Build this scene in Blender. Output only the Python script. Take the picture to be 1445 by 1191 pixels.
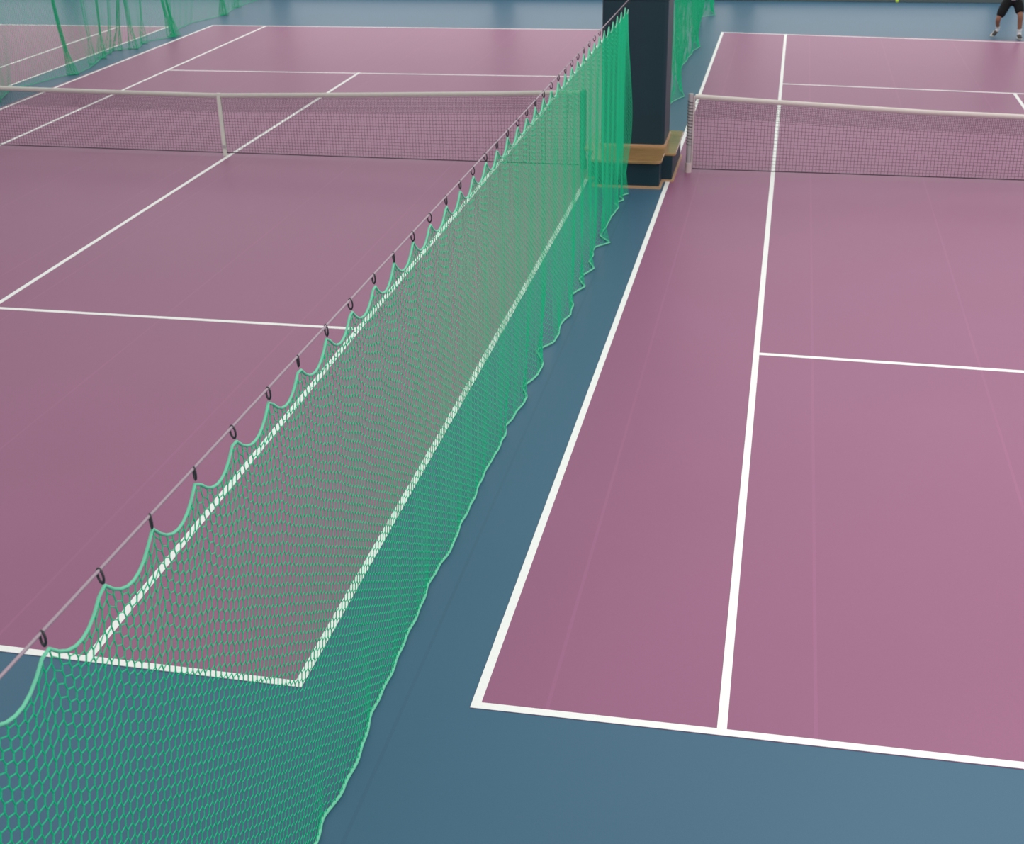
import bpy, bmesh, math, random
import numpy as np
from mathutils import Vector, Matrix

for o in list(bpy.data.objects):
    bpy.data.objects.remove(o)
scene = bpy.context.scene
COL = scene.collection
random.seed(4)
RNG = np.random.RandomState(7)

# ------------------------------------------------------------------ camera
YAW, PITCH, ROLL, FPX = -0.21304, -0.45087, -0.02023, 1806.0
cam_d = bpy.data.cameras.new('camera')
cam = bpy.data.objects.new('camera', cam_d)
COL.objects.link(cam)
cy, sy, cp, sp = math.cos(YAW), math.sin(YAW), math.cos(PITCH), math.sin(PITCH)
fwd = Vector((sy * cp, cy * cp, sp))
rgt = Vector((cy, -sy, 0))
up = rgt.cross(fwd)
cr, sr = math.cos(ROLL), math.sin(ROLL)
rgt, up = cr * rgt + sr * up, -sr * rgt + cr * up
M = Matrix((rgt, up, -fwd)).transposed().to_4x4()
M.translation = Vector((1.5006, -17.6249, 4.6833))
cam.matrix_world = M
cam_d.sensor_fit = 'HORIZONTAL'
cam_d.sensor_width = 36.0
cam_d.lens = 36.0 * FPX / 1445.0
cam_d.clip_start = 0.05
cam_d.clip_end = 300
cam_d.dof.use_dof = True
cam_d.dof.focus_distance = 7.0
cam_d.dof.aperture_fstop = 5.0
scene.camera = cam

# ------------------------------------------------------------------ light
scene.view_settings.view_transform = 'Standard'
scene.view_settings.look = 'None'
scene.view_settings.exposure = 0.0
scene.view_settings.gamma = 1.0
scene.view_settings.use_curve_mapping = False
world = bpy.data.worlds.new('daylight')
scene.world = world
world.use_nodes = True
bg = world.node_tree.nodes['Background']
bg.inputs['Color'].default_value = (0.98, 1.0, 1.0, 1)      # soft daylight coming through the hall roof
bg.inputs['Strength'].default_value = 0.80


def area(name, loc, sx, sy_, power, color=(1, 1, 1)):
    d = bpy.data.lights.new(name, 'AREA')
    d.shape = 'RECTANGLE'
    d.size, d.size_y, d.energy, d.color = sx, sy_, power, color
    o = bpy.data.objects.new(name, d)
    o.location = loc
    COL.objects.link(o)
    return o


area('roof_fill', (7, -9, 9), 10, 14, 800, (1, 0.98, 0.95))  # unseen fill standing for the bright roof, over the near right side
area('roof_fill', (-3, 14.0, 9), 30, 7, 740, (1, 0.96, 0.95))  # fill added over the far end to brighten the floor there


# ------------------------------------------------------------------ materials
def mat(name, color, rough=0.5, spec=0.5, noise=0.0, nscale=20.0, metallic=0.0, alpha=None, bump=0.0, coat=0.0, trans=0.0):
    m = bpy.data.materials.new(name)
    m.use_nodes = True
    nt = m.node_tree
    b = nt.nodes['Principled BSDF']
    b.inputs['Base Color'].default_value = (*color, 1)
    b.inputs['Roughness'].default_value = rough
    b.inputs['Specular IOR Level'].default_value = spec
    b.inputs['Metallic'].default_value = metallic
    b.inputs['Coat Weight'].default_value = coat
    if alpha is not None:
        b.inputs['Alpha'].default_value = alpha
    if noise or bump:
        tc = nt.nodes.new('ShaderNodeTexCoord')
        nz = nt.nodes.new('ShaderNodeTexNoise')
        nz.inputs['Scale'].default_value = nscale
        nz.inputs['Detail'].default_value = 5
        nt.links.new(tc.outputs['Object'], nz.inputs['Vector'])
        if noise:
            rp = nt.nodes.new('ShaderNodeMapRange')
            rp.inputs['To Min'].default_value = 1 - noise
            rp.inputs['To Max'].default_value = 1 + noise
            nt.links.new(nz.outputs['Fac'], rp.inputs['Value'])
            mx = nt.nodes.new('ShaderNodeVectorMath')
            mx.operation = 'MULTIPLY'
            mx.inputs[0].default_value = color
            nt.links.new(rp.outputs['Result'], mx.inputs[1])
            nt.links.new(mx.outputs['Vector'], b.inputs['Base Color'])
        if bump:
            bp = nt.nodes.new('ShaderNodeBump')
            bp.inputs['Strength'].default_value = bump
            bp.inputs['Distance'].default_value = 0.004
            nt.links.new(nz.outputs['Fac'], bp.inputs['Height'])
            nt.links.new(bp.outputs['Normal'], b.inputs['Normal'])
    return m


def carpet(name, color, seam_xs, seam_gain, rough, spec):
    """Rolled court flooring: two scales of wear plus faint joints where the rolls meet."""
    m = bpy.data.materials.new(name)
    m.use_nodes = True
    nt = m.node_tree
    N, L = nt.nodes, nt.links
    b = N['Principled BSDF']
    b.inputs['Roughness'].default_value = rough
    b.inputs['Specular IOR Level'].default_value = spec
    tc = N.new('ShaderNodeTexCoord')
    n1 = N.new('ShaderNodeTexNoise')
    n1.inputs['Scale'].default_value = 0.7
    n1.inputs['Detail'].default_value = 4
    n2 = N.new('ShaderNodeTexNoise')
    n2.inputs['Scale'].default_value = 160
    n2.inputs['Detail'].default_value = 3
    for n in (n1, n2):
        L.new(tc.outputs['Object'], n.inputs['Vector'])
    r1 = N.new('ShaderNodeMapRange')
    r1.inputs['To Min'].default_value, r1.inputs['To Max'].default_value = 0.955, 1.045
    L.new(n1.outputs['Fac'], r1.inputs['Value'])
    r2 = N.new('ShaderNodeMapRange')
    r2.inputs['To Min'].default_value, r2.inputs['To Max'].default_value = 0.93, 1.07
    L.new(n2.outputs['Fac'], r2.inputs['Value'])
    mu = N.new('ShaderNodeMath')
    mu.operation = 'MULTIPLY'
    L.new(r1.outputs['Result'], mu.inputs[0])
    L.new(r2.outputs['Result'], mu.inputs[1])
    fac = mu.outputs[0]
    sep = N.new('ShaderNodeSeparateXYZ')
    L.new(tc.outputs['Object'], sep.inputs[0])
    total = None
    for x in seam_xs:
        c = N.new('ShaderNodeMath')
        c.operation = 'COMPARE'
        c.inputs[1].default_value = x
        c.inputs[2].default_value = 0.011
        L.new(sep.outputs['X'], c.inputs[0])
        if total is None:
            total = c.outputs[0]
        else:
            a = N.new('ShaderNodeMath')
            a.operation = 'ADD'
            L.new(total, a.inputs[0])
            L.new(c.outputs[0], a.inputs[1])
            total = a.outputs[0]
    if total is not None:
        s = N.new('ShaderNodeMath')
        s.operation = 'MULTIPLY_ADD'
        s.inputs[1].default_value = seam_gain
        s.inputs[2].default_value = 1.0
        L.new(total, s.inputs[0])
        m2 = N.new('ShaderNodeMath')
        m2.operation = 'MULTIPLY'
        L.new(fac, m2.inputs[0])
        L.new(s.outputs[0], m2.inputs[1])
        fac = m2.outputs[0]
    vm = N.new('ShaderNodeVectorMath')
    vm.operation = 'SCALE'
    vm.inputs[0].default_value = color
    L.new(fac, vm.inputs['Scale'])
    L.new(vm.outputs['Vector'], b.inputs['Base Color'])
    bp = N.new('ShaderNodeBump')
    bp.inputs['Strength'].default_value = 0.15
    bp.inputs['Distance'].default_value = 0.002
    L.new(n2.outputs['Fac'], bp.inputs['Height'])
    L.new(bp.outputs['Normal'], b.inputs['Normal'])
    return m


PURPLE = (0.296, 0.111, 0.203)
BLUE = (0.049, 0.128, 0.200)
M_BLUE = carpet('blue_carpet', BLUE, [-0.40], -0.08, 0.42, 0.30)
M_PUR_R = carpet('purple_carpet', PURPLE, [0.42, 1.925, 3.41, 4.85, 6.33, 7.8, 9.27], 0.09, 0.42, 0.30)
M_PUR_L = carpet('purple_carpet_second', PURPLE, [-3.12, -4.57, -6.2, -6.97, -8.5, -9.9], 0.09, 0.42, 0.30)
M_PUR_T = carpet('purple_carpet_third', PURPLE, [-15, -16.5], 0.09, 0.42, 0.30)
M_LINE = mat('line_paint', (0.88, 0.88, 0.85), 0.55, 0.4, 0.05, 60)
M_NET = mat('green_twine', (0.010, 0.57, 0.265), 0.5, 0.2, 0.08, 30)
M_ROPE = mat('green_rope', (0.16, 0.60, 0.38), 0.6, 0.3, 0.08, 120)
M_CABLE = mat('sheathed_cable', (0.36, 0.27, 0.32), 0.4, 0.5)
M_HOOK = mat('dark_hook', (0.03, 0.03, 0.035), 0.45, 0.5)
M_BLACKNET = mat('black_twine', (0.035, 0.03, 0.035), 0.7, 0.3)
M_BAND_L = mat('aged_tape', (0.68, 0.68, 0.60), 0.7, 0.3, 0.06, 12)
M_BAND_R = mat('pale_tape', (0.78, 0.72, 0.66), 0.7, 0.3, 0.06, 12)
M_POST = mat('grey_post', (0.42, 0.38, 0.39), 0.4, 0.5, 0.06, 15)
M_POST_L = mat('pale_post', (0.62, 0.50, 0.50), 0.4, 0.5)
M_POST_D = mat('weathered_post', (0.07, 0.09, 0.085), 0.5, 0.4)
M_LACE = mat('dark_lacing', (0.05, 0.05, 0.055), 0.6, 0.4)
M_PAD = mat('navy_vinyl', (0.0085, 0.032, 0.046), 0.5, 0.35, 0.08, 6, bump=0.1)
M_WOOD_EDGE = mat('pine_batten', (0.52, 0.30, 0.17), 0.4, 0.5, 0.12, 25)
M_WALL_D = mat('dark_wall_padding', (0.11, 0.135, 0.135), 0.6, 0.4, 0.06, 3)
M_WALL = mat('pale_wall', (0.55, 0.56, 0.55), 0.7, 0.4, 0.04, 2)
M_BALL = mat('tennis_felt', (0.50, 0.80, 0.06), 0.85, 0.2, 0.08, 200)
M_SKIN = mat('skin', (0.30, 0.14, 0.085), 0.55, 0.4, 0.05, 20)
M_SHORTS = mat('black_cloth', (0.010, 0.011, 0.012), 0.8, 0.2)
M_SHIRT = mat('pale_shirt', (0.60, 0.62, 0.64), 0.8, 0.2)
M_SOCK = mat('white_sock', (0.72, 0.71, 0.72), 0.85, 0.2)
M_SHOE = mat('dark_shoe', (0.055, 0.045, 0.042), 0.6, 0.4)
M_SOLE = mat('shoe_sole', (0.60, 0.56, 0.50), 0.6, 0.4)
M_HAIR = mat('dark_hair', (0.02, 0.014, 0.010), 0.6, 0.4)


def plywood():
    m = bpy.data.materials.new('varnished_plywood')
    m.use_nodes = True
    nt = m.node_tree
    N, L = nt.nodes, nt.links
    b = N['Principled BSDF']
    b.inputs['Roughness'].default_value = 0.15
    b.inputs['Specular IOR Level'].default_value = 0.9
    tc = N.new('ShaderNodeTexCoord')
    mp = N.new('ShaderNodeMapping')
    mp.inputs['Scale'].default_value = (2.0, 22.0, 4.0)
    nz = N.new('ShaderNodeTexNoise')
    nz.inputs['Scale'].default_value = 3.0
    nz.inputs['Detail'].default_value = 6
    L.new(tc.outputs['Object'], mp.inputs['Vector'])
    L.new(mp.outputs['Vector'], nz.inputs['Vector'])
    cr_ = N.new('ShaderNodeValToRGB')
    cr_.color_ramp.elements[0].position = 0.3
    cr_.color_ramp.elements[0].color = (0.27, 0.145, 0.048, 1)
    cr_.color_ramp.elements[1].position = 0.7
    cr_.color_ramp.elements[1].color = (0.39, 0.225, 0.085, 1)
    L.new(nz.outputs['Fac'], cr_.inputs['Fac'])
    L.new(cr_.outputs['Color'], b.inputs['Base Color'])
    return m


M_PLY = plywood()


# ------------------------------------------------------------------ helpers
def link(name, me, m=None, parent=None, smooth=False):
    if m is not None:
        me.materials.append(m)
    if smooth:
        me.polygons.foreach_set('use_smooth', [True] * len(me.polygons))
    o = bpy.data.objects.new(name, me)
    COL.objects.link(o)
    if parent is not None:
        o.parent = parent
    return o


def thing(name, label, cat, loc=(0, 0, 0), group=None):
    o = bpy.data.objects.new(name, None)
    COL.objects.link(o)
    o.empty_display_size = 0.1
    o['label'], o['category'] = label, cat
    if group:
        o['group'] = group
    o['base'] = loc
    o.location = loc
    return o


def tag(o, label, cat, group=None):
    o['label'], o['category'] = label, cat
    if group:
        o['group'] = group
    return o


def part(name, me, m, root, smooth=False):
    """mesh given in world coordinates -> child of root"""
    loc = Vector(root.location)
    me.transform(Matrix.Translation(-loc))
    return link(name, me, m, root, smooth)


def mesh_np(name, verts, faces):
    """verts (n,3); faces (m,k) with constant k"""
    me = bpy.data.meshes.new(name)
    verts = np.asarray(verts, dtype=np.float32)
    faces = np.asarray(faces, dtype=np.int32)
    k = faces.shape[1]
    me.vertices.add(len(verts))
    me.vertices.foreach_set('co', verts.ravel())
    me.loops.add(faces.size)
    me.loops.foreach_set('vertex_index', faces.ravel())
    me.polygons.add(len(faces))
    me.polygons.foreach_set('loop_start', np.arange(len(faces), dtype=np.int32) * k)
    me.update(calc_edges=True)
    return me


def strands(A, B, r, n=3, phase=0.3):
    """thin n-sided tubes along every segment A[i]->B[i]"""
    A, B = np.asarray(A, float), np.asarray(B, float)
    d = B - A
    ln = np.linalg.norm(d, axis=1, keepdims=True)
    ok = ln[:, 0] > 1e-5
    A, B, d, ln = A[ok], B[ok], d[ok], ln[ok]
    d = d / ln
    ref = np.where(np.abs(d[:, 2:3]) < 0.8, np.array([[0, 0, 1.0]]), np.array([[1.0, 0, 0]]))
    s = np.cross(d, ref)
    s /= np.linalg.norm(s, axis=1, keepdims=True)
    t = np.cross(d, s)
    r = np.broadcast_to(np.asarray(r, float), (len(A),))[:, None]
    ring = []
    for k in range(n):
        a = phase + 2 * math.pi * k / n
        ring.append((math.cos(a) * s + math.sin(a) * t) * r)
    V = np.stack([A + q for q in ring] + [B + q for q in ring], axis=1)      # (m,2n,3)
    m = len(A)
    base = (np.arange(m) * 2 * n)[:, None]
    F = []
    for k in range(n):
        k2 = (k + 1) % n
        F.append(np.concatenate([base + k, base + k2, base + n + k2, base + n + k], axis=1))
    return V.reshape(-1, 3), np.concatenate(F, axis=0)


def tube(pts, r, n=6):
    """one continuous tube along a polyline"""
    P = np.asarray(pts, float)
    T = np.gradient(P, axis=0)
    T /= np.linalg.norm(T, axis=1, keepdims=True) + 1e-9
    ref = np.array([0, 0, 1.0]) if abs(T[:, 2]).mean() < 0.8 else np.array([1.0, 0, 0])
    s = np.cross(T, ref)
    s /= np.linalg.norm(s, axis=1, keepdims=True) + 1e-9
    t = np.cross(T, s)
    V = np.stack([P + r * (math.cos(2 * math.pi * k / n) * s + math.sin(2 * math.pi * k / n) * t) for k in range(n)], axis=1)
    m = len(P)
    F = []
    for i in range(m - 1):
        for k in range(n):
            k2 = (k + 1) % n
            F.append((i * n + k, i * n + k2, (i + 1) * n + k2, (i + 1) * n + k))
    me = mesh_np('tube', V.reshape(-1, 3), F)
    bm = bmesh.new()
    bm.from_mesh(me)
    bm.verts.ensure_lookup_table()
    for ring in (range(n), range((m - 1) * n, m * n)):
        try:
            bm.faces.new([bm.verts[q] for q in ring])
        except ValueError:
            pass
    bmesh.ops.recalc_face_normals(bm, faces=bm.faces)
    bm.to_mesh(me)
    bm.free()
    return me


def prism(poly, z0, z1, bevel=0.0, seg=2):
    bm = bmesh.new()
    vs = [bm.verts.new((x, y, z0)) for x, y in poly]
    f = bm.faces.new(vs)
    ex = bmesh.ops.extrude_face_region(bm, geom=[f])
    for v in [g for g in ex['geom'] if isinstance(g, bmesh.types.BMVert)]:
        v.co.z = z1
    bmesh.ops.recalc_face_normals(bm, faces=bm.faces)
    if bevel:
        bmesh.ops.bevel(bm, geom=list(bm.edges), offset=bevel, segments=seg, affect='EDGES', profile=0.5)
    me = bpy.data.meshes.new('prism')
    bm.to_mesh(me)
    bm.free()
    return me


def rounded(poly, radii, seg=5):
    """round the corners of a polygon; radii per vertex"""
    out = []
    n = len(poly)
    for i in range(n):
        p = Vector(poly[i])
        r = radii[i]
        if r <= 0:
            out.append((p.x, p.y))
            continue
        a = (Vector(poly[i - 1]) - p).normalized()
        b = (Vector(poly[(i + 1) % n]) - p).normalized()
        half = a.angle(b) / 2
        t = r / math.tan(half)
        c = p + (a + b).normalized() * (r / math.sin(half))
        s, e = p + a * t, p + b * t
        a0 = math.atan2(s.y - c.y, s.x - c.x)
        a1 = math.atan2(e.y - c.y, e.x - c.x)
        da = (a1 - a0 + math.pi) % (2 * math.pi) - math.pi
        for k in range(seg + 1):
            q = a0 + da * k / seg
            out.append((c.x + r * math.cos(q), c.y + r * math.sin(q)))
    return out


def box(x0, x1, y0, y1, z0, z1, bevel=0.0):
    return prism([(x0, y0), (x1, y0), (x1, y1), (x0, y1)], z0, z1, bevel)


def join_meshes(mes):
    bm = bmesh.new()
    for me in mes:
        bm.from_mesh(me)
    out = bpy.data.meshes.new('joined')
    bm.to_mesh(out)
    bm.free()
    return out


# ------------------------------------------------------------------ hall: floor and far wall
fl = link('floor', box(-34, 26, -24, 17.45, -0.06, 0.0), M_BLUE)
fl['kind'] = 'structure'
wall = link('wall_back', box(-34, 26, 17.15, 17.45, 0.0, 7.5), M_WALL)
wall['kind'] = 'structure'
wpad = link('trim_1', box(-34, 26, 17.05, 17.148, 0.0, 0.22, 0.01), M_WALL_D)
wpad['kind'] = 'structure'
# unseen glowing glazing added across the end wall, sized for the sheen on the court
M_GLASS = bpy.data.materials.new('sheen_glazing')
M_GLASS.use_nodes = True
_b = M_GLASS.node_tree.nodes['Principled BSDF']
_b.inputs['Base Color'].default_value = (0.7, 0.72, 0.72, 1)
_b.inputs['Emission Color'].default_value = (1.0, 0.93, 0.90, 1)
_b.inputs['Emission Strength'].default_value = 0.9
M_FRAME = mat('grey_frame', (0.3, 0.31, 0.32), 0.5, 0.5)
for k in range(9):
    wx = -31 + k * 6.3
    w_ = link('sheen_window_%d' % (k + 1), box(wx, wx + 5.9, 17.10, 17.148, 0.25, 3.8), M_FRAME)
    w_['kind'] = 'structure'
    link('pane', box(wx + 0.08, wx + 5.82, 17.085, 17.099, 0.31, 3.72), M_GLASS, w_)

ZC = 0.003          # playing surface
ZL = 0.005          # paint on it


LINE_N = [0]


def quad_line(a, b, w, side=0.0):
    """flat painted strip from a to b; side shifts it sideways by side*w"""
    a, b = Vector(a), Vector(b)
    d = (b - a).normalized()
    n = Vector((-d.y, d.x))
    o = n * (side * w)
    poly = [a + o - n * w / 2, b + o - n * w / 2, b + o + n * w / 2, a + o + n * w / 2]
    LINE_N[0] = (LINE_N[0] + 1) % 12
    return prism([(q.x, q.y) for q in poly], ZC - 0.0005, ZL + 0.00015 * LINE_N[0])


LW = 0.055


def court(name, outline, lines, m, cx):
    root = link(name, prism(outline, 0.0, ZC), m)
    root['kind'] = 'structure'
    for nm, a, b, w in lines:
        o = link(nm, quad_line(a, b, w), M_LINE, root)
    return root


B = 11.885
S = 6.40
# right-hand court (its left tramlines are in view); paint ran a couple of centimetres off true
rx = 10.98
court('court_surface', [(-0.018, -11.905), (rx, -11.80), (rx, 11.0), (0.017, 12.06)],
      [('baseline', (-0.018, -11.8775), (rx, -11.76), LW),
       ('baseline', (0.017, 12.03), (rx, 10.72), LW),
       ('doubles_sideline', (0.0095, -11.905), (0.0445, 12.06), LW),
       ('singles_sideline', (1.412, -11.86), (1.42, 11.9), LW),
       ('doubles_sideline', (rx - .03, -11.8), (rx - .03, 10.75), LW),
       ('singles_sideline', (9.6, -11.8), (9.6, 10.9), LW),
       ('service_line', (1.43, -6.365), (9.6, -6.51), LW),
       ('service_line', (1.44, 6.40), (9.58, 5.58), LW),
       ('center_service_line', (5.40, -6.43), (5.376, 6.0), LW)], M_PUR_R, 0)
# left-hand court behind the green divider net
lx = -12.07
court('court_surface', [(-1.041, -11.904), (-1.08, 12.25), (lx, 12.0), (-12.0, -11.87)],
      [('baseline', (-1.041, -11.877), (-12.0, -11.84), LW),
       ('baseline', (-1.08, 12.15), (lx, 11.98), LW),
       ('doubles_sideline', (-1.0685, -11.904), (-1.10, 12.15), LW),
       ('singles_sideline', (-2.438, -11.85), (-2.478, -6.354), LW),
       ('singles_sideline', (-2.478, -6.354), (-2.452, 12.12), LW),
       ('doubles_sideline', (-11.80, -11.85), (lx + .03, 12.0), LW),
       ('singles_sideline', (-10.41, -11.85), (-10.465, 0.225), LW),
       ('singles_sideline', (-10.465, 0.225), (-10.70, 12.03), LW),
       ('service_line', (-2.47, -6.354), (-10.44, -6.42), LW),
       ('service_line', (-2.44, 6.65), (-10.61, 6.436), LW),
       ('center_service_line', (-6.50, -6.39), (-6.642, 6.616), LW)], M_PUR_L, 0)
# third court, seen through the far green net
court('court_surface', [(-13.03, 11.72), (-12.80, -3.0), (-24.0, -3.0), (-24.0, 11.6)],
      [('baseline', (-13.03, 11.69), (-24.0, 11.57), LW),
       ('doubles_sideline', (-13.05, 11.72), (-12.86, -3.0), LW),
       ('singles_sideline', (-14.29, 11.66), (-14.10, -3.0), LW)], M_PUR_T, 0)


# ------------------------------------------------------------------ green divider nets
def interp_poly(pts, q):
    p = np.array(sorted(pts, key=lambda a: a[1]))
    return np.interp(q, p[:, 1], p[:, 0])


def net_mesh(top, bot, nrow, sag, wig, fold, r, low=7.0):
    """hexagonal-looking knotted netting; top/bot (N,3), sag (N,) drop of the head rope, fold(N,nrow+1) x offsets"""
    N = len(top)
    v = np.linspace(0, 1, nrow + 1)[None, :, None]
    base = top[:, None, :] * (1 - v) + bot[:, None, :] * v
    x_bl = v[..., 0] ** 2.2
    dy = np.abs(bot[:, 1][:, None] - bot[:, 1][None, :])
    wk = np.exp(-(dy / 0.7) ** 2)
    smooth = (wk @ bot[:, 0]) / wk.sum(1)
    base[..., 0] = top[:, None, 0] * (1 - x_bl) + smooth[:, None] * x_bl + (bot[:, 0] - smooth)[:, None] * v[..., 0] ** low
    H = (top[:, 2] - bot[:, 2])[:, None]
    depth = v[0, :, 0][None, :] * H
    base[..., 2] -= sag[:, None] * np.exp(-depth / 0.42) * (1 - v[..., 0])
    base[..., 0] += fold
    ii, jj = np.meshgrid(np.arange(N), np.arange(nrow + 1), indexing='ij')
    sgn = np.where((ii + jj) % 2 == 0, 1.0, -1.0)
    # direction to the next column
    nx = np.roll(base, -1, axis=0) - base
    nx[-1] = nx[-2]
    edge = (jj > 0) & (jj < nrow)
    base += nx * (sgn * wig * edge)[..., None]
    A = [base[:, :-1].reshape(-1, 3)]
    Bp = [base[:, 1:].reshape(-1, 3)]
    lk = ((ii + jj) % 2 == 0)[:-1]
    A.append(base[:-1][lk])
    Bp.append(base[1:][lk])
    A, Bp = np.concatenate(A), np.concatenate(Bp)
    rr = np.concatenate([np.full(N * nrow, r), np.full(int(lk.sum()), r * 0.8)])
    V, F = strands(A, Bp, rr)
    return mesh_np('netting', V, F), base


CABLE_Z0 = 2.540


def cable_z(y):
    return CABLE_Z0 - 0.0075 * (np.asarray(y) + 15.0)


HOOK_DROP = 0.052
hooks = [-16.32, -15.97, -15.60, -15.25, -14.895, -14.551, -14.2, -13.848, -13.497, -13.126, -12.776, -12.403, -12.049, -11.666,
         -11.308, -10.93, -10.561, -10.175, -9.809, -9.453, -9.069, -8.701]
while hooks[-1] < -1.25:
    hooks.append(hooks[-1] + 0.37)
hooks = np.array(hooks)
NET_X = -0.5


def rope_profile(y, hk, s):
    """head rope hanging in shallow scallops between its hooks"""
    k = np.clip(np.searchsorted(hk, y, side='right') - 1, 0, len(hk) - 2)
    t = np.clip((y - hk[k]) / (hk[k + 1] - hk[k]), 0, 1)
    return s * 4 * t * (1 - t)


def divider(name, label, ys, yb, xt, zt, xb, sag, fold, nrow, r, root_loc, wig=0.085, foot_r=0.010, foot_m=None, low=7.0):
    foot_m = foot_m or M_ROPE
    root = thing(name, label, 'net', root_loc, 'green divider nets')
    N = len(ys)
    top = np.stack([np.broadcast_to(xt, (N,)), ys, zt], axis=1)
    bot = np.stack([xb, yb, np.full(N, 0.014)], axis=1)
    me, base = net_mesh(top, bot, nrow, sag, wig, fold, r, low)
    part('netting', me, M_NET, root)
    part('head_rope', tube(base[:, 0] + np.array([0, 0, 0.002]), 0.0065, 6), M_ROPE, root, True)
    part('foot_rope', tube(base[:, -1], foot_r, 6), foot_m, root, True)
    return root, base


# near divider, from beside the camera to the column
NEAR_B = [(-0.51, -13.32), (-0.55, -12.94), (-0.51, -12.72), (-0.52, -12.43), (-0.55, -12.07), (-0.56, -11.67), (-0.56, -11.31), (-0.57, -11.06),
          (-0.58, -10.74), (-0.57, -10.45), (-0.55, -10.19), (-0.56, -9.7), (-0.56, -9.22), (-0.57, -8.95), (-0.55, -8.76), (-0.54, -8.46),
          (-0.58, -8.29), (-0.51, -7.79), (-0.51, -7.68), (-0.6, -7.5), (-0.5, -7.19), (-0.51, -6.92), (-0.63, -6.65), (-0.49, -6.4), (-0.5, -6.16),
          (-0.52, -5.95), (-0.46, -5.68), (-0.49, -5.37), (-0.54, -5.1), (-0.45, -4.81), (-0.55, -4.58), (-0.43, -4.2), (-0.53, -4.0), (-0.51, -3.8),
          (-0.54, -3.47), (-0.39, -3.28), (-0.53, -3.03), (-0.52, -2.6), (-0.48, -1.8), (-0.54, -1.64), (-0.44, -1.47), (-0.53, -1.31), (-0.43, -1.18)]
CELL = 0.0425
ys = np.concatenate([np.arange(-16.45, -1.9, CELL), np.arange(-1.9, -0.98, 0.030)])
zt = cable_z(ys) - HOOK_DROP
sag = rope_profile(ys, hooks, 0.105)
yb = ys.copy()
yb[ys > -1.4] = -1.4 + (ys[ys > -1.4] + 1.4) * 0.55
xb = interp_poly(NEAR_B, yb)
xb += 0.006 * np.sin(yb * 9.0) + 0.004 * np.sin(yb * 23.0)
NR = 92
vv = np.linspace(0, 1, NR + 1)[None, :]
amp = np.interp(ys, [-16, -8, -4, -1.9, -1.2, -1.0], [0.003, 0.003, 0.0026, 0.0022, 0.002, 0.002])[:, None]
phase = np.cumsum(np.interp(ys, [-16, -4, -1.9, -1.0], [9, 12, 16, 26]) * np.gradient(ys))[:, None]
fold = amp * np.sin(phase + 0.6 * vv) * np.clip(vv * 4, 0, 1) * np.clip((1 - vv) * 5, 0, 1)
endw = np.clip((ys + 1.30) / 0.30, 0, 1)[:, None]
fold = fold + 0.085 * endw ** 1.5 * np.sin(np.pi * np.clip(vv / 0.88, 0, 1) ** 1.7)
near_net, nb = divider('divider_net', 'tall green net in the foreground, hung by dark hooks between the two purple courts', ys, yb,
                       NET_X, zt, xb, sag, fold, NR, 0.0031, (NET_X, -9.0, 0.0))


def torus(R, r, nR=14, nr=6, sx=1.0, sz=1.0):
    V, F = [], []
    for i in range(nR):
        a = 2 * math.pi * i / nR
        for k in range(nr):
            b = 2 * math.pi * k / nr
            q = R + r * math.cos(b)
            V.append((r * math.sin(b), q * math.cos(a) * sx, q * math.sin(a) * sz))
    for i in range(nR):
        for k in range(nr):
            F.append((i * nr + k, ((i + 1) % nR) * nr + k, ((i + 1) % nR) * nr + (k + 1) % nr, i * nr + (k + 1) % nr))
    return V, F


hv, hf = torus(0.019, 0.0045, sx=0.72, sz=1.35)
hook_me = mesh_np('hook', hv, hf)
hook_me.materials.append(M_HOOK)
hook_me.polygons.foreach_set('use_smooth', [True] * len(hook_me.polygons))
hook0 = bpy.data.objects.new('hook', hook_me)
for i, y in enumerate(hooks):
    h = hook0 if i == 0 else hook0.copy()
    COL.objects.link(h)
    h.parent = near_net
    h.location = Vector((NET_X, y, float(cable_z(y)) - 0.022)) - Vector(near_net.location)
    h.rotation_euler = (0.12 * math.sin(i * 2.1), 0, 0.95 + 0.35 * math.sin(i * 1.7))

# the cable that carries it, fixed to the column
cab = tube([(NET_X, y, float(cable_z(y))) for y in np.linspace(-22.0, -0.12, 30)], 0.0055, 8)
tag(link('steel_cable', cab, M_CABLE, None, True), 'thin greyish cable running diagonally above the near green net', 'cable', 'cables of the green divider nets')

# far divider, beyond the column
FAR_B = [(-0.45, 1.4), (-0.5, 2.6), (-0.42, 3.6), (-0.40, 4.57), (-0.22, 5.06), (-0.43, 6.16), (-0.47, 6.89), (-0.54, 7.38), (-0.51, 7.63), (-0.45, 8.74),
         (-0.41, 9.65), (-0.30, 10.11), (-0.55, 10.9), (-0.57, 11.57), (-0.49, 11.86), (-0.55, 13.4), (-0.58, 14.2), (-0.28, 14.54), (-0.44, 15.3), (-0.42, 16.4)]
ysf = [1.42]
while ysf[-1] < 16.5:
    y = ysf[-1]
    dens = 0.034 - 0.022 * (math.exp(-((y - 14.9) / 0.8) ** 2) + math.exp(-((y - 10.3) / 0.5) ** 2) + 0.8 * math.exp(-((y - 7.2) / 0.45) ** 2)
                            + 0.8 * math.exp(-((y - 12.9) / 0.4) ** 2))
    ysf.append(y + max(dens, 0.011))
ysf = np.array(ysf)
NRF = 80
vv = np.linspace(0, 1, NRF + 1)[None, :]
hk_far = np.arange(1.42, 17.0, 0.37)
ph = np.cumsum(np.full(len(ysf), 0.28))[:, None]
ampf = (0.05 + 0.05 * np.sin(ysf * 1.9) ** 2)[:, None]
fold = ampf * np.sin(ph + 0.8 * vv) * np.clip(vv * 3, 0, 1) * np.clip((1 - vv) * 5, 0.15, 1)
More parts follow.
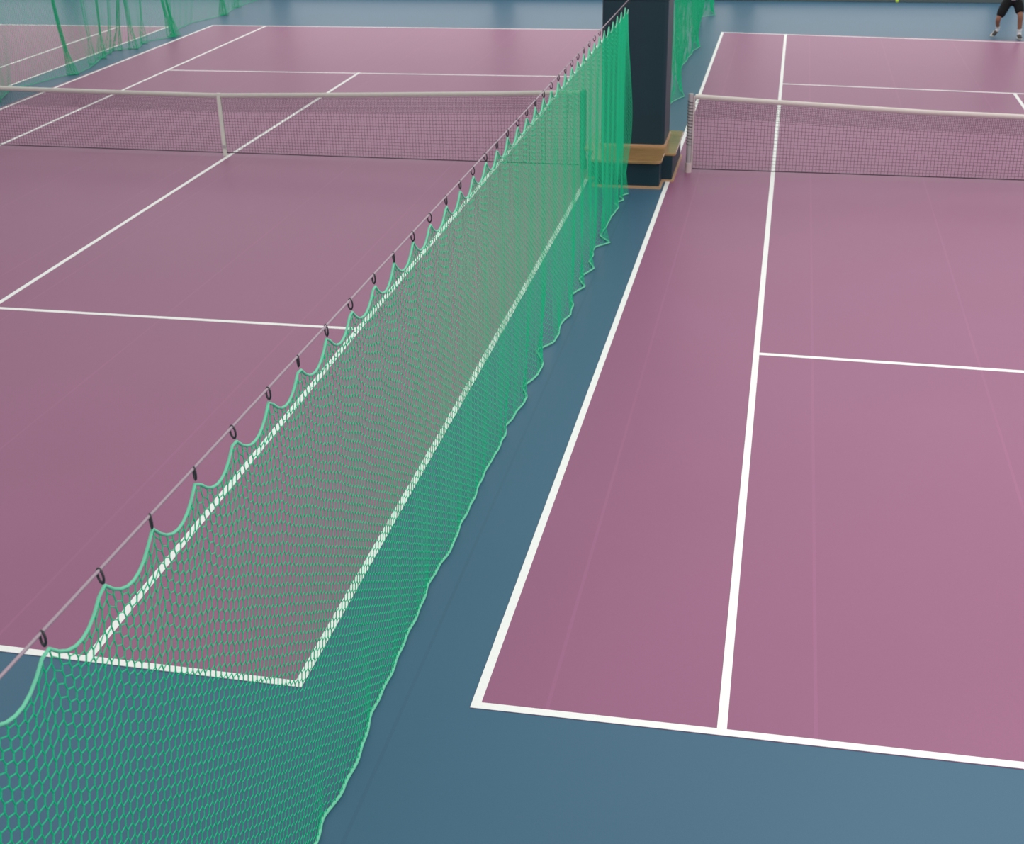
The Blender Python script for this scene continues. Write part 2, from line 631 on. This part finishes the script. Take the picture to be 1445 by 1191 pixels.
divider('divider_net', 'folded green mesh net behind the navy column, running back to the end wall', ysf, ysf, NET_X, cable_z(-1.0) - HOOK_DROP + 0 * ysf,
        interp_poly(FAR_B, ysf), rope_profile(ysf, hk_far, 0.10), fold, NRF, 0.0030, (NET_X, 9.0, 0.0), foot_r=0.007)
cab = tube([(NET_X, y, float(cable_z(-1.0))) for y in np.linspace(0.72, 16.86, 12)], 0.0055, 8)
tag(link('steel_cable', cab, M_CABLE, None, True), 'cable holding up the folded green net behind the navy column', 'cable', 'cables of the green divider nets')

# third divider, left of the left court
LEFT_B = [(-12.45, -3.5), (-12.5, -1.5), (-12.4, 0.5), (-12.5, 2.2), (-12.38, 3.34), (-12.73, 4.3), (-12.56, 4.74), (-12.45, 5.45), (-12.35, 5.67), (-12.24, 5.9), (-12.30, 6.5),
          (-12.66, 7.8), (-12.80, 8.45), (-12.42, 8.75), (-12.42, 8.95), (-12.62, 9.51), (-12.30, 10.2), (-12.28, 10.45), (-12.62, 10.95), (-12.72, 12.36), (-12.51, 13.05), (-12.45, 13.55),
          (-12.66, 14.98), (-12.6, 16.4)]
gath = [(5.80, 0.035, 24), (7.55, 0.03, 14), (8.50, 0.035, 18), (8.72, 0.035, 18), (8.1, 0.03, 7), (10.28, 0.04, 20), (10.48, 0.035, 22), (13.62, 0.06, 34), (3.2, 0.04, 10), (14.9, 0.04, 12), (9.4, 0.03, 6), (1.5, 0.04, 14), (6.9, 0.03, 5)]
ysl = [-3.5]
while ysl[-1] < 16.6:
    y = ysl[-1]
    rate = 1 / 0.052
    for c, w, n in gath:
        rate += n / (w * math.sqrt(math.pi)) * math.exp(-((y - c) / w) ** 2)
    ysl.append(y + 1 / rate)
ysl = np.array(ysl)
gw = np.zeros(len(ysl))
for c, w, n in gath:
    gw += np.exp(-((ysl - c) / w) ** 2)
gw = np.clip(gw, 0, 1)
NRL = 64
vv = np.linspace(0, 1, NRL + 1)[None, :]
fold = (0.01 + 0.035 * gw)[:, None] * np.sin(np.cumsum(np.full(len(ysl), 0.9))[:, None] + 0.5 * vv) * np.clip(vv * 3, 0, 1)
fold = fold * (0.6 + 2.6 * np.clip((vv - 0.8) * 5, 0, 1) * gw[:, None])
hk_left = np.arange(-3.5, 16.9, 0.37)
lean = np.where(np.abs(ysl - 5.8) < 0.6, np.exp(-((ysl - 5.8) / 0.25) ** 2) * 0.0, 0.0)
divider('divider_net', 'pale see-through green net with gathered folds, far left beyond the left court', ysl + lean, ysl, -12.5, np.full(len(ysl), 2.47),
        interp_poly(LEFT_B, ysl), rope_profile(ysl, hk_left, 0.10), fold, NRL, 0.0027, (-12.5, 7.0, 0.0), foot_r=0.006, foot_m=M_NET, low=3.0)
cab = tube([(-12.5, y, 2.52) for y in np.linspace(-3.6, 16.86, 12)], 0.0055, 8)
tag(link('steel_cable', cab, M_CABLE, None, True), 'cable holding up the gathered green net on the far left', 'cable', 'cables of the green divider nets')


# ------------------------------------------------------------------ padded column on its wooden topped plinth
colm = thing('padded_column', 'tall navy padded column with wooden ledge standing between the two courts', 'column', (-0.5, 0.2, 0.0))
CX0, CX1, CY0, CY1 = -0.955, -0.075, -0.10, 0.72
PLINTH = [(-0.93, -0.835), (-0.06, -0.835), (-0.06, -0.465), (0.075, -0.465), (0.075, 0.87), (-1.07, 0.87), (-1.07, -0.465), (-0.93, -0.465)]
part('plinth', prism(PLINTH, 0.0, 0.35), M_PAD, colm)
LEDGE = [(-1.00, -0.93), (-0.03, -0.93), (-0.03, -0.46), (0.118, -0.46), (0.118, 0.88), (-1.155, 0.88), (-1.155, -0.30), (-1.00, -0.46)]
led = rounded(LEDGE, [0.10, 0.10, 0, 0.05, 0.05, 0.05, 0.03, 0])
part('ledge', prism(led, 0.35, 0.385, 0.004, 1), M_PLY, colm)
shaft = rounded([(CX0, CY0), (CX1, CY0), (CX1, CY1), (CX0, CY1)], [0.05] * 4, 6)
part('padding', prism(shaft, 0.385, 2.30), M_PAD, colm, False)
part('padding', prism(shaft, 2.306, 4.6), M_PAD, colm, False)
part('shaft', box(CX0 + 0.06, CX1 - 0.06, CY0 + 0.06, CY1 - 0.06, 2.29, 7.4), M_PAD, colm)


def loop_batten(poly, z0, z1, t):
    """a strip of timber of thickness t round the outside of a polygon"""
    bm = bmesh.new()
    n = len(poly)
    area2 = sum(poly[i][0] * poly[(i + 1) % n][1] - poly[(i + 1) % n][0] * poly[i][1] for i in range(n))
    out = []
    for i in range(n):
        p = Vector(poly[i])
        a = (p - Vector(poly[i - 1])).normalized()
        b = (Vector(poly[(i + 1) % n]) - p).normalized()
        na, nb_ = Vector((a.y, -a.x)), Vector((b.y, -b.x))
        if area2 < 0:
            na, nb_ = -na, -nb_
        mid = na + nb_
        mid = mid / max(mid.dot(na), 0.2)
        out.append(p + mid * t)
    for z in (z0, z1):
        for ring in (poly, out):
            for q in ring:
                bm.verts.new((q[0], q[1], z))
    bm.verts.ensure_lookup_table()
    v = bm.verts
    for i in range(n):
        j = (i + 1) % n
        bm.faces.new((v[n + i], v[n + j], v[3 * n + j], v[3 * n + i]))
        bm.faces.new((v[2 * n + i], v[2 * n + j], v[j], v[i]))
        bm.faces.new((v[2 * n + i], v[3 * n + i], v[3 * n + j], v[2 * n + j]))
        bm.faces.new((v[i], v[j], v[n + j], v[n + i]))
    bmesh.ops.recalc_face_normals(bm, faces=bm.faces)
    me = bpy.data.meshes.new('batten')
    bm.to_mesh(me)
    bm.free()
    return me


part('floor_batten', loop_batten(PLINTH, 0.0, 0.03, 0.028), M_WOOD_EDGE, colm)
part('ledge_batten', loop_batten(shaft, 0.385, 0.41, 0.022), M_WOOD_EDGE, colm)


# ------------------------------------------------------------------ tennis nets
def tennis_net(label, x0, x1, xc, y0, zpost, zmid, post_at, band_m, strap, post_m, bar_m, sag_pts=None):
    root = thing('tennis_net', label, 'net', ((x0 + x1) / 2, y0, 0), 'tennis nets')
    cell = 0.045
    xs = np.linspace(x0, x1, int(abs(x1 - x0) / cell) + 1)

    def ztop(x):
        xp, zp = sag_pts
        return np.interp(x, xp, zp)

    def zbot(x):
        return np.full(len(np.atleast_1d(x)), 0.055)
    rows = 21
    v = np.linspace(0, 1, rows)[None, :]
    zt_, zb_ = ztop(xs)[:, None] - 0.03, zbot(xs)[:, None]
    P = np.zeros((len(xs), rows, 3))
    P[..., 0] = xs[:, None]
    P[..., 1] = y0 + 0.012 * np.sin(xs * 2.3)[:, None] * np.sin(v * 3.1)
    P[..., 2] = zt_ * (1 - v) + zb_ * v
    A = np.concatenate([P[:, :-1].reshape(-1, 3), P[:-1].reshape(-1, 3)])
    Bq = np.concatenate([P[:, 1:].reshape(-1, 3), P[1:].reshape(-1, 3)])
    # doubled top rows
    D = P[:, :6].copy()
    D[..., 0] += cell / 2
    D[..., 1] += 0.004
    D[..., 2] -= cell / 2
    A = np.concatenate([A, D[:-1, :-1].reshape(-1, 3), D[:-1].reshape(-1, 3)])
    Bq = np.concatenate([Bq, D[:-1, 1:].reshape(-1, 3), D[1:].reshape(-1, 3)])
    V, F = strands(A, Bq, 0.0021)
    part('mesh', mesh_np('mesh', V, F), M_BLACKNET, root)
    # head tape folded over the cord
    n = 60
    xx = np.linspace(x0, x1, n)
    V, F = [], []
    prof = [(-0.009, -0.062), (-0.012, -0.012), (-0.007, 0.0), (0.007, 0.0), (0.012, -0.012), (0.009, -0.062)]
    for x in xx:
        for a, b in prof:
            V.append((x, y0 + a, float(ztop(x)) + b))
    for i in range(n - 1):
        for k in range(len(prof)):
            k2 = (k + 1) % len(prof)
            q = len(prof)
            F.append((i * q + k, i * q + k2, (i + 1) * q + k2, (i + 1) * q + k))
    part('head_tape', mesh_np('tape', V, F), band_m, root)
    part('foot_cord', tube([(x, y0, float(zbot(x)[0])) for x in np.linspace(x0, x1, 20)], 0.007, 6), M_BLACKNET, root)
    if strap:
        part('centre_strap', box(xc - 0.027, xc + 0.027, y0 - 0.018, y0 + 0.018, 0.0, zmid + 0.003, 0.003), M_BAND_L, root)
        part('strap_buckle', box(xc - 0.03, xc + 0.03, y0 - 0.026, y0 - 0.018, 0.12, 0.17, 0.003), M_POST, root)
    for px, s in post_at:
        prf = [(0.035 * math.cos(a), 0.035 * math.sin(a)) for a in np.linspace(0, 2 * math.pi, 17)[:-1]]
        post = part('post', prism([(px + a, y0 + b) for a, b in prf], 0.0, zpost, 0.004, 1), post_m, root, False)
        sl = prism([(px + a * 1.35, y0 + b * 1.35) for a, b in prf], 0.0, 0.14)
        sl.transform(Matrix.Translation(-Vector(root.location)))
        link('floor_sleeve', sl, bar_m, post)
        # lacing bar on the net side and dark cord wound round it
        bar = box(px + s * 0.036, px + s * 0.058, y0 - 0.016, y0 + 0.016, 0.10, zpost - 0.03, 0.003)
        bar.transform(Matrix.Translation(-Vector(root.location)))
        link('lacing_bar', bar, bar_m, post)
        pts = []
        for q in np.linspace(0, 1, 15 * 12):
            a = q * 2 * math.pi * 15
            pts.append((px + 0.040 * math.cos(a), y0 + 0.040 * math.sin(a), zpost - 0.08 - q * 0.62))
        lc = tube(pts, 0.0045, 5)
        lc.transform(Matrix.Translation(-Vector(root.location)))
        link('lacing', lc, M_LACE, post)
    return root


tennis_net('black tennis net on the right court with a pale post beside the column', 0.315, 10.66, 5.45, 0.05, 1.085, 0.914,
           [(0.255, 1), (10.72, -1)], M_BAND_R, True, M_POST, M_POST_L, ([0.2, 0.9, 1.4, 3.3, 4.6, 5.45, 8, 10.8], [1.085, 1.05, 1.027, 0.945, 0.915, 0.91, 0.99, 1.085]))
tennis_net('black tennis net across the left court with a white strap at its centre', -11.9, -1.27, -6.62, 0.05, 1.10, 0.93,
           [(-11.96, 1), (-1.215, -1)], M_BAND_L, True, M_POST_D, M_POST_D,
           ([-12, -10.16, -8.3, -6.63, -4.53, -2.45, -1.45, -1.2], [1.07, 0.955, 0.938, 0.928, 0.985, 1.051, 1.090, 1.095]))


# ------------------------------------------------------------------ ball in flight
bm = bmesh.new()
bmesh.ops.create_icosphere(bm, subdivisions=3, radius=0.0335)
me = bpy.data.meshes.new('ball')
bm.to_mesh(me)
bm.free()
ball = thing('tennis_ball', 'yellow-green tennis ball in the air above the far right baseline', 'ball', (3.52, 9.5, 1.045))
link('felt', me, M_BALL, ball, True)
sv = []
for i in range(97):
    t = 2 * math.pi * i / 96
    a, b_ = 0.75, 0.25
    q = Vector((a * math.cos(t) + b_ * math.cos(3 * t), a * math.sin(t) - b_ * math.sin(3 * t), 2 * math.sqrt(a * b_) * math.sin(2 * t))).normalized() * 0.0333
    sv.append(tuple(q))
link('seam', tube(sv, 0.0011, 5), M_SOCK, ball)


# ------------------------------------------------------------------ player
def skin_mesh(nodes, edges, root, sub=2):
    """nodes: {name: (xyz, radius or (rx, ry))}"""
    names = list(nodes)
    names.remove(root)
    names = [root] + names
    idx = {n: i for i, n in enumerate(names)}
    me = bpy.data.meshes.new('skin')
    me.from_pydata([nodes[n][0] for n in names], [(idx[a], idx[b]) for a, b in edges], [])
    o = bpy.data.objects.new('skin', me)
    COL.objects.link(o)
    md = o.modifiers.new('skin', 'SKIN')
    md.use_smooth_shade = True
    sd = o.modifiers.new('sub', 'SUBSURF')
    sd.levels = sd.render_levels = sub
    for n in names:
        r = nodes[n][1]
        me.skin_vertices[0].data[idx[n]].radius = r if isinstance(r, tuple) else (r, r)
    me.skin_vertices[0].data[0].use_root = True
    dg = bpy.context.evaluated_depsgraph_get()
    dg.update()
    out = bpy.data.meshes.new_from_object(o.evaluated_get(dg))
    bpy.data.objects.remove(o)
    return out


pl = thing('person', 'tennis player in black shorts and white socks lunging behind the right baseline', 'person', (5.98, 11.85, 0.0))
BN = {
    'pel': ((6.04, 11.92, 0.86), (0.135, 0.10)), 'waist': ((6.04, 11.90, 1.00), (0.125, 0.095)), 'chest': ((6.03, 11.84, 1.22), (0.15, 0.105)),
    'sho': ((6.03, 11.81, 1.37), (0.10, 0.08)), 'neck': ((6.03, 11.80, 1.45), 0.052), 'jaw': ((6.03, 11.77, 1.53), (0.062, 0.075)),
    'head': ((6.03, 11.77, 1.61), (0.078, 0.095)), 'crown': ((6.03, 11.79, 1.69), (0.060, 0.072)),
    'hipl': ((5.94, 11.91, 0.78), 0.078), 'kneel': ((5.775, 11.76, 0.40), 0.054), 'calfl': ((5.785, 11.84, 0.31), 0.050), 'ankl': ((5.825, 11.95, 0.17), 0.034),
    'ball_l': ((5.755, 11.89, 0.045), 0.030),
    'hipr': ((6.13, 11.90, 0.78), 0.078), 'kneer': ((6.20, 11.70, 0.47), 0.058), 'calfr': ((6.215, 11.74, 0.34), 0.054), 'ankr': ((6.235, 11.76, 0.10), 0.036),
    'ball_r': ((6.235, 11.62, 0.04), 0.030),
    'sl': ((5.85, 11.81, 1.36), 0.058), 'el': ((5.74, 11.76, 1.10), 0.042), 'wl': ((5.84, 11.56, 1.00), 0.028), 'pl': ((5.875, 11.50, 0.985), (0.036, 0.018)),
    'sr': ((6.21, 11.81, 1.36), 0.058), 'er': ((6.33, 11.78, 1.10), 0.042), 'wr': ((6.25, 11.57, 1.00), 0.028), 'pr': ((6.22, 11.51, 0.985), (0.036, 0.018)),
}
BE = [('pel', 'waist'), ('waist', 'chest'), ('chest', 'sho'), ('sho', 'neck'), ('neck', 'jaw'), ('jaw', 'head'), ('head', 'crown'),
      ('pel', 'hipl'), ('hipl', 'kneel'), ('kneel', 'calfl'), ('calfl', 'ankl'), ('ankl', 'ball_l'),
      ('pel', 'hipr'), ('hipr', 'kneer'), ('kneer', 'calfr'), ('calfr', 'ankr'), ('ankr', 'ball_r'),
      ('sho', 'sl'), ('sl', 'el'), ('el', 'wl'), ('wl', 'pl'), ('sho', 'sr'), ('sr', 'er'), ('er', 'wr'), ('wr', 'pr')]
body = skin_mesh(BN, BE, 'pel')
bits = [body]
# fingers, rooted inside the palms
for side, sgn in (('pl', 1), ('pr', -1)):
    p0 = Vector(BN[side][0])
    w0 = Vector(BN['w' + side[1]][0])
    d = (p0 - w0).normalized()
    lat = d.cross(Vector((0, 0, 1))).normalized()
    for k, (off, ln) in enumerate([(-0.027, 0.066), (-0.009, 0.076), (0.009, 0.072), (0.026, 0.056)]):
        a = p0 + lat * off
        b = a + d * (ln * 0.55) + Vector((0, 0, -0.006))
        c = b + d * (ln * 0.38) + Vector((0, 0, -0.022))
        e = c + d * (ln * 0.12) + Vector((0, 0, -0.024))
        bits.append(skin_mesh({'a': (tuple(a), 0.0095), 'b': (tuple(b), 0.009), 'c': (tuple(c), 0.008), 'e': (tuple(e), 0.007)},
                              [('a', 'b'), ('b', 'c'), ('c', 'e')], 'a', 1))
    a = w0 + d * 0.03 + lat * 0.022 * sgn
    b = a + d * 0.022 + lat * 0.026 * sgn + Vector((0, 0, -0.006))
    c = b + d * 0.034 + lat * 0.008 * sgn + Vector((0, 0, -0.010))
    bits.append(skin_mesh({'a': (tuple(a), 0.011), 'b': (tuple(b), 0.010), 'c': (tuple(c), 0.008)}, [('a', 'b'), ('b', 'c')], 'a', 1))
# nose and ears
bits.append(skin_mesh({'a': ((6.03, 11.685, 1.60), 0.010), 'b': ((6.03, 11.667, 1.575), 0.014)}, [('a', 'b')], 'a', 1))
for s in (-1, 1):
    bits.append(skin_mesh({'a': ((6.03 + s * 0.078, 11.78, 1.61), (0.010, 0.016)), 'b': ((6.03 + s * 0.081, 11.785, 1.57), (0.009, 0.012))}, [('a', 'b')], 'a', 1))
part('body', join_meshes(bits), M_SKIN, pl, True)
for s in (-1, 1):
    bm = bmesh.new()
    bmesh.ops.create_uvsphere(bm, u_segments=10, v_segments=8, radius=0.011, matrix=Matrix.Translation((6.03 + s * 0.031, 11.683, 1.608)))
    me = bpy.data.meshes.new('eye')
    bm.to_mesh(me)
    bm.free()
    part('eye', me, M_HAIR, pl, True)
part('hair', skin_mesh({'a': ((6.03, 11.79, 1.705), (0.066, 0.070)), 'b': ((6.03, 11.83, 1.66), (0.078, 0.062)), 'c': ((6.03, 11.855, 1.58), (0.062, 0.036))},
                       [('a', 'b'), ('b', 'c')], 'b'), M_HAIR, pl, True)
part('shirt', skin_mesh({'hem': ((6.06, 11.90, 0.735), (0.135, 0.165)), 'hip': ((6.045, 11.905, 0.84), (0.165, 0.145)), 'w': ((6.04, 11.90, 0.99), (0.145, 0.112)), 'c': ((6.03, 11.84, 1.22), (0.168, 0.122)), 's': ((6.03, 11.81, 1.37), (0.118, 0.092)),
                         'sl': ((5.85, 11.81, 1.355), 0.072), 'el': ((5.79, 11.785, 1.20), 0.066), 'sr': ((6.21, 11.81, 1.355), 0.072), 'er': ((6.28, 11.79, 1.20), 0.066)},
                        [('hem', 'hip'), ('hip', 'w'), ('w', 'c'), ('c', 's'), ('s', 'sl'), ('sl', 'el'), ('s', 'sr'), ('sr', 'er')], 'w'), M_SHIRT, pl, True)
part('shorts', skin_mesh({'p': ((6.04, 11.915, 0.87), (0.150, 0.120)), 'b': ((6.035, 11.915, 0.79), (0.150, 0.120)),
                          'hl': ((5.935, 11.895, 0.735), 0.120), 'kl': ((5.835, 11.81, 0.53), 0.098), 'el': ((5.79, 11.775, 0.42), 0.088),
                          'hr': ((6.135, 11.885, 0.735), 0.120), 'kr': ((6.178, 11.78, 0.585), 0.102), 'er': ((6.192, 11.73, 0.51), 0.094)},
                         [('p', 'b'), ('b', 'hl'), ('hl', 'kl'), ('kl', 'el'), ('b', 'hr'), ('hr', 'kr'), ('kr', 'er')], 'p'), M_SHORTS, pl, True)
part('sock', skin_mesh({'a': ((5.803, 11.89, 0.255), 0.047), 'b': ((5.825, 11.945, 0.165), 0.045), 'c': ((5.79, 11.915, 0.105), 0.042)}, [('a', 'b'), ('b', 'c')], 'a'), M_SOCK, pl, True)
part('sock', skin_mesh({'a': ((6.225, 11.75, 0.23), 0.050), 'b': ((6.235, 11.76, 0.10), 0.048), 'c': ((6.235, 11.69, 0.075), 0.042)}, [('a', 'b'), ('b', 'c')], 'a'), M_SOCK, pl, True)


def shoe(heel, ball_, toe, upv):
    me = skin_mesh({'h': (heel, 0.046), 'm': (tuple((Vector(heel) * 0.5 + Vector(ball_) * 0.5) + Vector((0, 0, 0.004))), 0.043), 'b': (ball_, (0.050, 0.038)), 't': (toe, (0.036, 0.026))},
                   [('h', 'm'), ('m', 'b'), ('b', 't')], 'm')
    s = part('shoe', me, M_SHOE, pl, True)
    off = Vector(upv) * -0.030
    sm = skin_mesh({'h': (tuple(Vector(heel) + off), (0.046, 0.020)), 'b': (tuple(Vector(ball_) + off), (0.054, 0.018)), 't': (tuple(Vector(toe) + off * 0.7), (0.038, 0.014))},
                   [('h', 'b'), ('b', 't')], 'b')
    sm.transform(Matrix.Translation(-Vector(pl.location)))
    link('sole', sm, M_SOLE, s, True)


shoe((5.825, 11.97, 0.155), (5.755, 11.90, 0.065), (5.715, 11.87, 0.040), (0.75, -0.35, 0.55))
shoe((6.235, 11.79, 0.065), (6.238, 11.64, 0.055), (6.242, 11.565, 0.045), (0, 0, 1))
